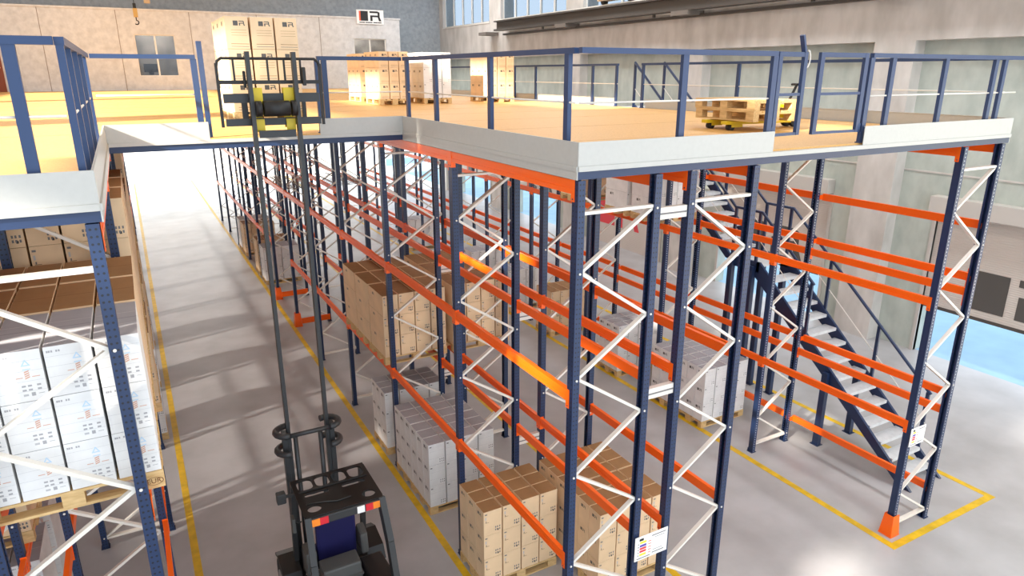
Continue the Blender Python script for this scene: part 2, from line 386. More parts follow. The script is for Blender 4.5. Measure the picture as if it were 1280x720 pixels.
# ------------------------------------------------------------------ pallet racks
Y0, PITCH, NB = 5.2, 2.82, 11
TOP = 6.06
def post_mesh(flip, mm=None):
    s = -1 if flip else 1
    p = [(-.04, -.05), (.04, -.05), (.04, -.022), (.034, -.022), (.034, -.044), (-.034, -.044), (-.034, .044), (.034, .044), (.034, .022), (.04, .022), (.04, .05), (-.04, .05)]
    p = [(x * s, y) for x, y in p]
    return MB().prism(p, 2, 0.0, TOP, mm or BLUE_HOLES).mesh('post')
POST = {False: post_mesh(False), True: post_mesh(True)}
POSTL = {False: post_mesh(False, BLUE_LIT), True: post_mesh(True, BLUE_LIT)}
FOOT = MB().box(-.06, .06, -.065, .065, 0, .008, BLUE).box(-.05, .05, .052, .058, .008, .07, BLUE).mesh('foot_plate')
def beam_mesh(side, h=.12):
    s = side; L = PITCH - .10
    m = MB(); m.box(-.022, .022, 0, L, 0, h, ORANGE)
    m.box(min(s * .022, s * .028), max(s * .022, s * .028), 0, L, h * .62, h, ORANGE); m.box(min(s * .022, s * .028), max(s * .022, s * .028), 0, L, 0, h * .36, ORANGE)
    return m.mesh('beam')
BEAM = {s: beam_mesh(s) for s in (-1, 1)}
BEAMTOP = {s: beam_mesh(s, .13) for s in (-1, 1)}
def conn_mesh(side, end):
    m = MB(); e = 1 if end == 0 else -1      # end 0 = low Y end
    m.box(-.03, .03, min(0, e * .006), max(0, e * .006), -.07, .135, ORANGE)
    x0 = side * .03
    m.box(min(x0, x0 - side * .006), max(x0, x0 - side * .006), min(-e * .05, 0), max(-e * .05, 0), -.07, .135, ORANGE)
    m.cyl((x0 - side * .002, -e * .025, -.045), (x0 + side * .003, -e * .025, -.045), .008, BLUE, 8)
    return m.mesh('end_connector')
CONN = {(s, e): conn_mesh(s, e) for s in (-1, 1) for e in (0, 1)}
brace_cache = {}
def brace_mesh(dx, dz):
    k = (round(dx, 3), round(dz, 3))
    if k not in brace_cache:
        m = MB(); L = math.hypot(dx, dz); 
        m.bar((0, 0, 0), (dx, 0, dz), .03, .07 if abs(dz) < .01 and dx > .7 else .052, GALV, (0, 1, 0))
        brace_cache[k] = m.mesh('brace')
    return brace_cache[k]
BOLT = MB().cyl((0, -.058, 0), (0, -.048, 0), .012, GALV, 8).mesh('bolt')

def make_rack(label, x0, x1, start, frames, levels0, levels1, skip=(), brace_far=8, conn_far=7, lit=False, group=None):
    """x0/x1: centres of the two post rows; start: 0 when the zigzag leaves the low X post at the top; levels: beam underside heights"""
    t = thing('pallet_rack', label, 'rack', (x0, Y0, 0), group)
    w = x1 - x0
    for k in range(frames):
        fr = part('upright_frame', t, (0, k * PITCH, 0))
        P_ = POSTL if lit else POST; link('post', P_[False], fr); link('post', P_[True], fr, (w, 0, 0))
        link('foot_plate', FOOT, fr); link('foot_plate', FOOT, fr, (w, 0, 0))
        zs = [5.73 - .555 * i for i in range(11)]
        nodes = []; side = start
        for z in zs: nodes.append((.035 if side == 0 else w - .035, z)); side ^= 1
        segs = [((.035, 5.75), (w - .035, 5.75))] + list(zip(nodes[:-1], nodes[1:])) + [((.035, .16), (w - .035, .16))]
        if k < brace_far:
            for a, b in segs:
                a, b = (a, b) if a[0] < b[0] else (b, a)
                link('brace', brace_mesh(b[0] - a[0], b[1] - a[1]), fr, (a[0], 0, a[1]))
            if k < 3:
                for a in nodes:
                    link('bolt', BOLT, fr, (a[0] - .03 if a[0] < w / 2 else a[0] + .03, 0, a[1]))
        else:
            m = MB()
            for a, b in segs: m.bar((a[0], 0, a[1]), (b[0], 0, b[1]), .026, .042, GALV, (0, 1, 0))
            m.build('bracing', fr)
    for k in range(frames - 1):
        for side, lv in ((-1, levels0), (1, levels1)):
            for z in lv:
                stop = z in (.42, 2.12, 4.02, 4.82)
                x = (0 if side < 0 else w) + side * (.13 if stop else .018)
                if (k, z) in skip: continue
                top = z > 5.8
                b = link('beam', (BEAMTOP if top else BEAM)[side], t, (x, k * PITCH + .05, z))
                if stop:
                    for yy in (0, PITCH - .1): MB().box(-.10, .02, -.012, 0, .02, .10, ORANGE).build('stop_bracket', b, (0, yy, 0))
                elif k < conn_far:
                    link('end_connector', CONN[(side, 0)], b, (side * .002, .0, 0)); link('end_connector', CONN[(side, 1)], b, (side * .002, PITCH - .10, 0))
    return t
L1, L2, L3 = 1.87, 3.82, 5.93
SK = {(5, L1)}
rackA = make_rack('blue and orange double-depth rack row lining the forklift aisle, under the deck corner', 3.57, 4.48, 1, NB + 1, [L1, L2, L3], [L1, L2, L3], SK)
rackB = make_rack('blue and orange rack row standing back to back behind the aisle-side row', 4.93, 5.82, 0, NB + 1, [L1, L2, L3], [L1, L2, L3], SK)
rackC = make_rack('blue and orange rack row in front of the staircase, with orange post guard', 9.72, 10.62, 1, NB + 1, [L1, L2, L3], [.42, L1, 2.12, L2, 4.02, 4.82, L3], set(), lit=True)
rackD = make_rack('blue and orange rack row holding the white printed cartons across the aisle', -1.20, -0.28, 0, NB + 1, [L1, L2, L3], [L1, L2, L3], set(), 6, 5)
rackE = make_rack('blue and orange rack row half hidden behind the white printed cartons', -2.60, -1.66, 1, 5, [L1, L2, L3], [L1, L2, L3], set(), 3, 3)
# spacers between the two back to back rows
for k in range(4):
    for z in (5.6, 3.62, 1.62): MB().box(.955, 1.315, -.03, .03, z, z + .12, GALV).box(.955, 1.315, -.036, -.03, z + .05, z + .065, INK_GREY).build('row_spacer', rackA, (0, k * PITCH, 0))
# wire mesh shelf over the cross aisle (row A/B)
for rk, w in ((rackA, .91), (rackB, .89)):
    m = MB(); y0 = 5 * PITCH + .1
    for i in range(13): m.box(.0, w, y0 + i * .21, y0 + i * .21 + .03, L2 + .125, L2 + .14, SLAT)
    for x in (.1, w / 2, w - .1): m.box(x - .015, x + .015, y0, y0 + 2.6, L2 + .141, L2 + .155, SLAT)
    m.build('slatted_shelf', rk)
# end protectors beside the cross aisle
def guard(parent, x, y, h, name='post_guard'):
    m = MB(); hh = h
    a, b = .11, .07
    m.prism([(-a, -a), (a, -a), (a, -a + .02), (-a + .02, -a + .02), (-a + .02, a), (-a, a)], 2, 0, .012, ORANGE)
    P = lambda s, z: [(-s, -s, z), (s, -s, z), (s, s, z), (-s, s, z)]
    lo, hi = P(.105, .0), P(.075, hh)
    for i in range(4):
        if i == 1: continue
        j = (i + 1) % 4; m.face([lo[i], lo[j], hi[j], hi[i]], ORANGE)
    for i in range(4):
        if i == 1: continue
        j = (i + 1) % 4; sc = lambda p: (p[0] * .9, p[1] * .9, p[2])
        m.face([sc(lo[i]), sc(hi[i]), sc(hi[j]), sc(lo[j])], ORANGE); m.face([hi[i], hi[j], sc(hi[j]), sc(hi[i])], ORANGE)
    return m.build(name, parent, (x, y, 0))
guard(rackC, 0, 0, .36)
for yy in (5, 6):
    guard(rackA, 0, yy * PITCH, .40)
    MB().box(.08, .90, yy * PITCH - .16, yy * PITCH - .12, .1, .26, ORANGE).build('end_barrier', rackA)
# load notices
def notice(label, x0, x1, y, z0, z1):
    t = thing('load_sign', label, 'sign', ((x0 + x1) / 2, y, z0)); w = x1 - x0; h = z1 - z0
    MB().box(-w / 2, w / 2, -.004, .004, 0, h, WHITE).build('notice_board', t)
    m = MB(); yy = -.0055
    Q = lambda a, b, c, d, mm: m.face([(-w / 2 + a * w, yy, b * h), (-w / 2 + c * w, yy, b * h), (-w / 2 + c * w, yy, d * h), (-w / 2 + a * w, yy, d * h)], mm)
    Y1 = mat('notice_yellow', (250, 220, 60), .5); P1 = mat('notice_violet', (90, 60, 170), .5)
    Q(.12, .82, .25, .92, BLACK)
    for b, mm in ((.70, Y1), (.56, P1), (.44, LOGO_RED), (.32, LOGO_RED), (.18, Y1)): Q(.14, b, .34, b + .09, mm)
    for b in (.68, .56, .44, .32, .2): Q(.40, b, .49, b + .03, LOGO_ORANGE); Q(.08, b, .115, b + .04, INK_GREY)
    Q(.5, .86, .93, .90, INK_GREY); Q(.6, .77, .9, .79, INK_GREY); Q(.06, .06, .47, .10, INK_GREY); Q(.53, .12, .9, .16, INK_GREY); Q(.55, .24, .85, .26, INK_GREY)
    m.build('notice_print', t)
notice('white load notice with coloured bars between the two posts beside the tan cartons', 4.44, 4.92, 5.12, 1.58, 1.90)
notice('white load notice with coloured bars on the rack post beside the stair', 9.66, 10.02, 5.12, 1.60, 1.90)

# ------------------------------------------------------------------ mezzanine deck
ZD0, ZD = 6.18, 6.21
XR, XLD = 10.72, -5.6
dk = thing('mezzanine_deck', 'chipboard mezzanine deck on the racks with pale fascia sheets and blue edge beams', 'deck', (3.52, 5.2, ZD0))
dk.location = (0, 0, 0)
YF, YBR, YR = 5.15, 9.65, 37.45
fl = MB().box(XLD, -.24, YF + .05, YBR, ZD0, ZD, CHIP).box(3.54, XR - .02, YF + .05, YBR, ZD0, ZD, CHIP).box(XLD, XR - .02, YBR, YR, ZD0, ZD, CHIP)
for y in range(7, 37, 2): fl.box(3.6 if y < 9.7 else -5.5, XR - .05, y - .006, y + .006, ZD, ZD + .001, CHIPSEAM)
fl.build('chipboard_floor', dk)
def fascia(p, q, z1=6.40, lip=True):
    """pale folded sheet along p-q (in plan) standing outside the deck edge, with a lower lip, a blue channel beneath"""
    (x0, y0), (x1, y1) = p, q; m = MB()
    d = Vector((x1 - x0, y1 - y0)).normalized(); nrm = Vector((d.y, -d.x))   # outward
    def slab(a, b, z0, z1, mm):
        P = [(x0 + nrm.x * a, y0 + nrm.y * a), (x1 + nrm.x * a, y1 + nrm.y * a), (x1 + nrm.x * b, y1 + nrm.y * b), (x0 + nrm.x * b, y0 + nrm.y * b)]
        m.hexa([(x, y, z0) for x, y in P] + [(x, y, z1) for x, y in P], mm)
    if z1 > ZD: slab(-.004, .004, 6.19, z1, FASCIA); slab(-.012, .004, z1, z1 + .006, FASCIA)
    slab(-.05, .018, 6.145, 6.19, FASCIA)
    m.build('fascia_panel', dk)
    if abs(d.y) > .5:
        b2 = MB(); P = [(x0, y0), (x1, y1), (x1 + nrm.x * .010, y1 + nrm.y * .010), (x0 + nrm.x * .010, y0 + nrm.y * .010)]
        b2.hexa([(x, y, 6.068) for x, y in P] + [(x, y, 6.145) for x, y in P], FASCIA); b2.build('fascia_flange', dk)
        return
    e = MB()
    def slabe(a, b, z0, z1):
        P = [(x0 + nrm.x * a, y0 + nrm.y * a), (x1 + nrm.x * a, y1 + nrm.y * a), (x1 + nrm.x * b, y1 + nrm.y * b), (x0 + nrm.x * b, y0 + nrm.y * b)]
        e.hexa([(x, y, z0) for x, y in P] + [(x, y, z1) for x, y in P], BLUE)
    slabe(-.06, 0, 6.13, 6.145); slabe(-.012, 0, 6.085, 6.13); slabe(-.06, 0, 6.07, 6.085)
    e.build('edge_beam', dk)
fascia((3.52, YBR), (3.52, 7.4)); fascia((3.52, 7.4), (3.52, YF))
fascia((3.52, YF), (6.02, YF)); fascia((6.02, YF), (7.52, YF), 6.2); fascia((7.52, YF), (XR, YF)); 
fascia((XR, YF), (XR, 13.0)); fascia((XR, 14.1), (XR, 37)); fascia((XR, 13.0), (XR, 14.1), 6.2)
fascia((-.22, YBR), (.93, YBR)); fascia((.93, YBR), (2.33, YBR), 6.2); fascia((2.33, YBR), (3.52, YBR))
fascia((-.22, YF), (-.22, YBR)); fascia((-.55, YF), (-.22, YF)); fascia((-3.0, YF), (-.55, YF))
# secondary joists under the deck
for y in [6.6, 9.4 + .3, 12.2, 15.0, 17.8, 20.6, 23.4, 26.2, 29.0]:
    MB().box(-.2 if y > 9.6 else 3.6, XR - .1, y - .03, y + .03, 6.075, 6.175, GALV).build('joist', dk)

# ------------------------------------------------------------------ guard rails
ZT = 7.21
def railing(label, p, q, posts, top=True, wire=True, ext0=0.0, ext1=0.0, name='guard_rail'):
    """p,q plan ends; posts = distances along"""
    p = Vector((p[0], p[1], 0)); q = Vector((q[0], q[1], 0)); L = (q - p).length; d = (q - p) / L
    t = thing(name, label, 'railing', (p.x, p.y, ZD + .0015))
    ang = math.atan2(d.y, d.x)
    h = ZT - ZD
    for s in posts:
        m = MB().box(-.035, .035, -.022, .022, .004, h - .05, BLUE_RAIL).box(-.05, .05, -.03, .03, 0, .012, BLUE_RAIL)
        o = m.build('post', t, tuple(d * s)); o.rotation_euler = (0, 0, ang)
    a = d * (-ext0); b = d * (L + ext1)
    MB().bar((a.x, a.y, h - .025), (b.x, b.y, h - .025), .055, .05, BLUE_RAIL).build('top_rail', t)
    if wire: MB().cyl((a.x, a.y, .53), (b.x, b.y, .53), .009, GALV, 8).build('knee_rail', t)
    return t
railing('blue guard rail along the deck edge above the aisle-side rack', (3.575, YBR - .02), (3.575, 5.3), [.1, 1.12, 2.66, 4.2])
railing('blue guard rail along the front deck edge up to the loading gate', (3.56, 5.22), (6.0, 5.22), [1.2, 2.42], ext0=.0)
railing('blue guard rail on the front deck edge beyond the loading gate', (7.56, 5.22), (10.7, 5.22), [.0, .4, 1.46, 2.58, 2.8], ext1=.06)
railing('short blue guard rail between the fork truck load and the deck corner', (2.37, 9.705), (3.55, 9.705), [.0, .09])
railing('short blue guard rail between the white-lit deck corner and the raised load', (-.245, 9.705), (.88, 9.705), [1.1])
MB().box(-.03, .03, -.025, .025, 0.004, 1.16, BLUE_RAIL).build('end_post', bpy.data.objects['guard_rail.004'], (1.185, 0, 0))
railing('blue guard rail along the inner side of the deck over the white cartons', (-.28, 5.25), (-.28, 9.6), [.02, .75, 1.7, 2.65, 3.6])
railing('blue guard rail across the front of the deck over the white cartons', (-3.2, 5.22), (-.309, 5.22), [1.2, 2.66])
railing('long blue guard rail along the stair side of the deck before the stair opening', (10.66, 5.3), (10.66, 13.1), [2.1, 4.85, 7.75])
railing('long blue guard rail along the stair side of the deck beyond the stair opening', (10.66, 14.0), (10.66, 36.5), [.05, 1.05, 3.9, 5.15, 8, 11, 14, 17, 20, 22.3])
# loading gate leaves
def gate(label, x, w, rot):
    t = thing('loading_gate', label, 'gate', (x, 5.24, ZD)); t.rotation_euler = (0, 0, rot)
    f = MB(); h0, h1 = .13, 1.0
    f.box(0, .06, -.02, .02, h0, h1, BLUE_RAIL).box(w - .06, w, -.02, .02, h0, h1, BLUE_RAIL).box(.06, w - .06, -.018, .018, h1 - .05, h1, BLUE_RAIL).box(.06, w - .06, -.015, .015, h0, h0 + .03, BLUE_RAIL)
    f.build('gate_frame', t); MB().box(.06, w - .06, -.015, .015, .55, .58, BLUE_RAIL).build('mid_bar', t)
    hp = MB().cyl((.0 if rot > 0 else w, 0, h0), (.0 if rot > 0 else w, 0, h0 + .1), .025, BLUE_RAIL, 10); hp.build('hinge', t)
    return t
g1 = gate('blue gate leaf hinged on the post beside the stacked pallets', 6.05, .50, .10)
MB().bar((.45, 0, 1.0), (.38, 0, 1.17), .05, .03, BLUE_RAIL).build('catch_lever', g1)
MB().tube([(.52 + .05 * math.sin(a), 0, .93 + .09 * math.cos(a)) for a in [i * math.pi / 6 for i in range(7)]], .008, GALV, 6).build('catch_loop', g1)
gate('blue gate leaf standing alone beyond the stacked pallets, before the stair end', 6.70, .78, -.03)

# ------------------------------------------------------------------ pallets and cartons
PD = {}
def pallet_meshes():
    m = MB()
    for y0, y1 in ((0, .145), (.1735, .2735), (.3275, .4725), (.5265, .6265), (.655, .8)): m.box(0, 1.2, y0, y1, .122, .144, WOOD)
    PD['deck_boards'] = m.mesh('deck_boards')
    m = MB()
    for x0 in (0, .5275, 1.055): m.box(x0, x0 + .145, 0, .8, .1, .1215, WOOD)
    PD['cross_boards'] = m.mesh('cross_boards')
    PD['block'] = MB().box(0, .145, 0, .1, .0225, .0995, WOOD).mesh('block')
    PD['block_mid'] = MB().box(0, .145, 0, .145, .0225, .0995, WOOD).mesh('block')
    m = MB()
    for y0, y1 in ((0, .1), (.3275, .4725), (.7, .8)): m.box(0, 1.2, y0, y1, 0, .022, WOOD)
    PD['bottom_boards'] = m.mesh('bottom_boards')
pallet_meshes()
def pallet(label, x, y, z, rz=0.0, group=None, detail=True):
    t = thing('wooden_pallet', label, 'pallet', (x, y, z), group); t.rotation_euler = (0, 0, rz)
    for n in ('deck_boards', 'cross_boards', 'bottom_boards'): link(n, PD[n], t)
    if detail:
        for bx in (0, .5275, 1.055):
            for by, k in ((0, 'block'), (.3275, 'block_mid'), (.7, 'block')): link('block', PD[k], t, (bx, by, 0))
    else:
        m = MB()
        for bx in (0, .5275, 1.055):
            for by in (0, .34, .7): m.box(bx, bx + .145, by, by + .1, .0225, .0995, WOOD)
        m.build('blocks', t)
    return t

carton_cache = {}
def carton_mesh(kind, sx, sy, sz):
    key = (kind, round(sx, 3), round(sy, 3), round(sz, 3))
    if key in carton_cache: return carton_cache[key]
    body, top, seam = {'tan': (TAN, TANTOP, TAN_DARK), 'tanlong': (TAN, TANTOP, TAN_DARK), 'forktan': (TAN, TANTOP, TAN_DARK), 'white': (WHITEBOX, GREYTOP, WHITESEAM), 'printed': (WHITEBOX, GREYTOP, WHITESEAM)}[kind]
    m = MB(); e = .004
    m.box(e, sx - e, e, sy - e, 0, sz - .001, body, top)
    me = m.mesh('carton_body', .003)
    # printing: thin faces lifted just off the card
    q = MB(); q.mats = [body, top]; d = .0008
    def S(a, b, c, dd, mm): q.face([(a * sx, e - d, b * sz), (c * sx, e - d, b * sz), (c * sx, e - d, dd * sz), (a * sx, e - d, dd * sz)], mm)
    def W(a, b, c, dd, mm): q.face([(e - d, sy - a * sy, b * sz), (e - d, sy - c * sy, b * sz), (e - d, sy - c * sy, dd * sz), (e - d, sy - a * sy, dd * sz)], mm)
    def T(a, b, c, dd, mm): q.face([(a * sx, b * sy, sz - .001 + d), (c * sx, b * sy, sz - .001 + d), (c * sx, dd * sy, sz - .001 + d), (a * sx, dd * sy, sz - .001 + d)], mm)
    if kind in ('printed', 'tanlong'): T(.02, .492, .98, .508, TANSEAM if top is TANTOP else GREYSEAM)
    if kind in ('tan', 'tanlong'):
        S(.08, .86, .20, .91, INK_GREY); S(.09, .66, .15, .78, WHITESEAM); S(.12, .56, .16, .62, INK_GREY); S(.1, .54, .3, .555, TAN_DARK)
        for a in (.62, .72, .84):
            for b in (.12, .23): S(a, b, a + .06, b + .07, INK_GREY)
        S(.74, .1, .81, .17, BLACK)
        logo(q, (e - d, sy * .72, sz * .72), (0, -1, 0), (0, 0, 1), min(.11, sy * .5), LOGO_GREY, LOGO_GREY, LOGO_GREY)
    elif kind == 'forktan':
        logo(q, (sx * .36, e - d, sz * .72), (1, 0, 0), (0, 0, 1), sx * .5, LOGO_GREY, LOGO_GREY, LOGO_GREY)
        for b in (.58, .5, .42): S(.25, b, .9, b + .008, TAN_DARK)
        S(.2, .15, .95, .165, TAN_DARK); S(.2, .07, .95, .085, INK_GREY)
        logo(q, (e - d, sy * .7, sz * .72), (0, -1, 0), (0, 0, 1), sy * .3, LOGO_GREY, LOGO_GREY, LOGO_GREY)
    elif kind == 'white':
        S(.08, .86, .2, .91, INK_GREY)
        for a in (.66, .78, .88):
            for b in (.1, .2): S(a, b, a + .05, b + .05, INK_GREY)
        for b in (.33, .66): S(0.03, b, .97, b + .006, WHITESEAM)
        logo(q, (e - d, sy * .78, sz * .70), (0, -1, 0), (0, 0, 1), min(.13, sy * .55), LOGO_GREY, LOGO_GREY, LOGO_GREY)
    else:
        for a in (.07, .11, .16, .26, .31): S(a, .88, a + .035, .92, PALE_GREY)
        cx, cz, r = .66, .74, .06
        for k in range(3):
            a0 = math.pi / 2 + k * 2.094; a1 = a0 + 2.094
            P = lambda a, rr: (cx * sx + rr * sx * math.cos(a), e - d, cz * sz + rr * sx * math.sin(a))
            q.face([P(a0, r + .05), P(a1, r + .05), P(a1, r), P(a0, r)], INK_BLUE)
        S(.58, .62, .74, .64, INK_BLUE)
        for k in range(4):
            z = .44 + k * .04; q.face([(.60 * sx, e - d, z * sz), (.70 * sx, e - d, (z + .03) * sz), (.70 * sx, e - d, (z + .055) * sz), (.60 * sx, e - d, (z + .025) * sz)], INK_BROWN)
        S(.42, .47, .56, .485, INK_BROWN); S(.74, .47, .9, .485, INK_BROWN)
        for a in (.5, .62, .8):
            for b in (.29, .21): S(a, b, a + .08, b + .035, PALE_GREY)
        S(.66, .10, .74, .17, PALE_GREY); S(.5, .11, .6, .15, WHITESEAM); S(.8, .13, .92, .14, PALE_GREY)
        for b in (.2, .4, .6, .8): S(.02, b, .98, b + .004, WHITESEAM)
        for b in (.33, .66): T(.02, b - .006, .98, b + .006, WHITESEAM)
    me2 = q.mesh('print', 0, fix=False)
    bm = bmesh.new(); bm.from_mesh(me)
    # merge with material remap
    names = [x for x in me.materials]
    base = MB(); 
    out = bpy.data.meshes.new('carton')
    vs, fs, ms = [], [], []; mats = list(me.materials)
    for src in (me, me2):
        o = len(vs); vs += [tuple(v.co) for v in src.vertices]
        for p in src.polygons:
            fs.append(tuple(o + i for i in p.vertices)); mm = src.materials[p.material_index]
            if mm not in mats: mats.append(mm)
            ms.append(mats.index(mm))
    out.from_pydata(vs, [], fs)
    for mm in mats: out.materials.append(mm)
    for i, p in enumerate(out.polygons): p.material_index = ms[i]
    bm.free(); carton_cache[key] = out
    return out

ORD = ['first', 'second', 'third', 'fourth', 'fifth']
NAMES = {'tan': ('tan_carton', 'tan carton'), 'tanlong': ('long_carton', 'long tan carton'), 'forktan': ('emblem_carton', 'tan emblem carton'), 'white': ('white_carton', 'white carton'), 'printed': ('printed_carton', 'white printed carton')}
def load(where, kind, x, y, z, nx=4, ny=3, nz=3, W=1.2, D=.8, h=.385, sides='SW', rot=False, pal=True, detail=True, gap=.020, only_top_rows=None, fromx='aisle', plabel=None):
    """a pallet at x,y,z (low corner) carrying a block of cartons; only cartons that show a face on the named sides or on top"""
    nm, words = NAMES[kind]
    if pal:
        pl = plabel or ('pale wooden pallet under the %s' % where)
        if rot: p = pallet(pl, x + D if False else x + W, y, z, math.pi / 2, None, True)
        else: p = pallet(pl, x, y, z, 0, None, True)
    sx, sy = W / nx - gap * .6, D / ny - .004
    zb = z + (.146 if pal else 0)
    col = words
    for iz in range(nz):
        for iy in range(ny):
            for ix in range(nx):
                vis = rot or iz == nz - 1 or ('S' in sides and iy == 0) or ('W' in sides and ix == 0) or ('E' in sides and ix == nx - 1)
                if not vis: continue
                jx = random.uniform(-.002, .002); jy = random.uniform(-.001, .001)
                o = link(nm, carton_mesh(kind, sx, sy, h - .002), None, (x + ix * W / nx + gap * .3 + jx, y + iy * D / ny + .002 + jy, zb + iz * h))
                layer = 'top layer' if iz == nz - 1 else ('bottom layer' if iz == 0 else ('middle layer' if nz == 3 else ORD[iz] + ' layer'))
                row = '' if ny == 1 else (', front row' if iy == 0 else (', back row' if iy == ny - 1 else ', middle row'))
                k = ix if fromx == 'aisle' else nx - 1 - ix
                tag(o, '%s, %s%s, %s column from %s, %s' % (col, layer, row, ORD[k], 'sunlit side' if rot else 'aisle', where), 'carton', '%ss, %s' % (words, where))

ZL1, ZL2 = L1 + .122, L2 + .122
# aisle-side row, floor
load('tan stack beside corner post', 'tan', 3.49, 7.14, 0)
load('first white stack along aisle', 'white', 3.50, 9.14, 0)
load('second white stack along aisle', 'white', 3.50, 9.955, 0)
load('third white stack along aisle', 'white', 3.50, 11.28, 0)
# second row, floor
load('tan stack behind load sign', 'tan', 4.84, 6.32, 0)
load('tan stack beyond notice stack', 'tan', 4.84, 7.135, 0)
# aisle-side row and second row, first beam level
for i, y in enumerate((10.98, 11.83, 12.68)):
    load('%s shelf stack in aisle row' % ORD[i], 'tanlong', 3.47, y, ZL1, 4, 1, 3, h=.385, sides='SW' if i == 0 else 'W')
for i, y in enumerate((10.98, 11.83, 12.68)):
    load('%s shelf stack in rear row' % ORD[i], 'tanlong', 4.79, y, ZL1, 4, 1, 3, h=.385, sides='SW' if i == 0 else '')
# stair-side row, floor
load('first white stack by stairs', 'white', 9.49, 9.155, 0)
load('second white stack by stairs', 'white', 9.49, 9.972, 0)
load('third white stack by stairs', 'white', 9.49, 12.0, 0, detail=False)
load('tan stack beyond stair landing', 'tan', 9.49, 15.0, 0, 4, 1, 3, detail=False)
load('fourth white stack by stairs', 'white', 9.49, 17.4, 0, 4, 1, 3, detail=False)
load('fifth white stack by stairs', 'white', 9.49, 20.0, 0, 4, 1, 3, detail=False)
load('last white stack by stairs', 'white', 9.49, 25.9, 0, 4, 1, 3, detail=False)
# stair-side row upper level
load('first high stack below deck', 'white', 9.49, 11.0, ZL2, 4, 1, 3, h=.385, detail=False)
load('second high stack below deck', 'white', 9.49, 11.95, ZL2, 4, 1, 3, detail=False)
load('high tan stack below deck', 'tanlong', 9.49, 13.85, ZL2, 4, 1, 3, detail=False)
# far aisle-side floor loads
load('white stack past cross aisle', 'white', 3.50, 23.9, 0, 4, 1, 3, detail=False)
load('tan stack past cross aisle', 'tanlong', 3.50, 25.2, 0, 4, 1, 3, detail=False)
load('last tan stack in row', 'tanlong', 3.50, 28.3, 0, 4, 1, 3, detail=False)
load('last white stack in row', 'white', 3.50, 29.3, 0, 4, 1, 3, detail=False)
load('rear stack before cross aisle', 'white', 4.85, 17.0, 0, 4, 1, 3, detail=False)
# rack across the aisle
XD = -1.325
load('printed stack high across aisle', 'printed', XD, 5.34, ZL2, 4, 1, 3, h=.375, sides='SE', fromx='x', gap=.016, D=.84)
load('high stack behind printed cartons', 'tanlong', XD, 6.22, ZL2, 4, 1, 3, h=.375, sides='SE', fromx='x')
load('high stack before second frame', 'tanlong', XD, 7.06, ZL2, 4, 1, 3, h=.375, sides='SE', fromx='x')
for i, y in enumerate((8.12, 8.98, 9.85)):
    load('%s tall stack past second frame' % ORD[i], 'tanlong', XD, y, ZL2, 4, 1, 4, h=.42, sides='SE', fromx='x', detail=False)
for i, y in enumerate((10.98, 11.85, 12.7)):
    load('%s high stack past third frame' % ORD[i], 'tanlong', XD, y, ZL2, 4, 1, 3, h=.40, sides='SE', fromx='x', detail=False)
for i, y in enumerate((13.8, 14.65, 15.5)):
    load('%s tall stack past fourth frame' % ORD[i], 'tanlong', XD, y, ZL2, 4, 1, 4, h=.40, sides='E', fromx='x', detail=False)
for i, y in enumerate((11.0, 11.9, 13.85, 14.7, 16.7, 17.6)):
    load('%s lower shelf stack across aisle' % ['first', 'second', 'third', 'fourth', 'fifth', 'sixth'][i], 'tanlong', XD, y, ZL1, 4, 1, 3, h=.385, sides='SE', fromx='x', detail=False)
for i, y in enumerate((14.0, 16.7, 19.6)):
    load('%s floor stack across aisle' % ORD[i], 'white', XD, y, 0, 4, 1, 3, sides='SE', fromx='x', detail=False)
load('low stack behind blue posts', 'printed', -2.75, 8.25, 0, 4, 1, 4, h=.40, sides='SE', fromx='x')
load('shelf stack behind blue posts', 'tanlong', -2.75, 8.25, ZL1, 4, 1, 3, h=.38, sides='SE', fromx='x')
load('low stack next to that one', 'printed', -2.75, 9.4, 0, 4, 1, 4, h=.40, sides='E', fromx='x')
# deck loads
def deck_load(where, kind, x, y, sides='SW'):
    load(where, kind, x, y, ZD + .001, 3, 3, 3, W=.8, D=1.2, h=.385, rot=True, sides=sides, detail=True)
deck_load('sunlit deck stack', 'forktan', 5.78, 17.4)
deck_load('rearmost deck stack', 'forktan', 5.95, 19.6, 'W')
deck_load('white deck stack', 'white', 7.05, 17.6)
deck_load('deck stack by rail', 'forktan', 8.98, 17.6)
# load on the raised forks
load('on raised forks', 'forktan', 1.12, 8.62, 6.42, 3, 3, 3, W=.8, D=1.2, h=.345, rot=True, plabel='wooden pallet carried high on the forks of the truck')

# stamp on the pallet across the aisle
st = [o for o in bpy.data.objects if o.name.startswith('wooden_pallet') and o.get('label', '').endswith('printed stack high across aisle')][0]
o = link('stamp', text_mesh('EUR', .055, WOODDARK), st, (1.128, -.002, .062)); o.rotation_euler = (math.pi / 2, 0, 0)
rg = MB()
for i in range(24):
    a0, a1 = 2 * math.pi * i / 24, 2 * math.pi * (i + 1) / 24
    f = lambda a, r: (1.128 + .066 * r * math.cos(a), -.0015, .061 + .034 * r * math.sin(a))
    rg.face([f(a0, 1), f(a1, 1), f(a1, .9), f(a0, .9)], WOODDARK)
rg.build('stamp_ring', st)

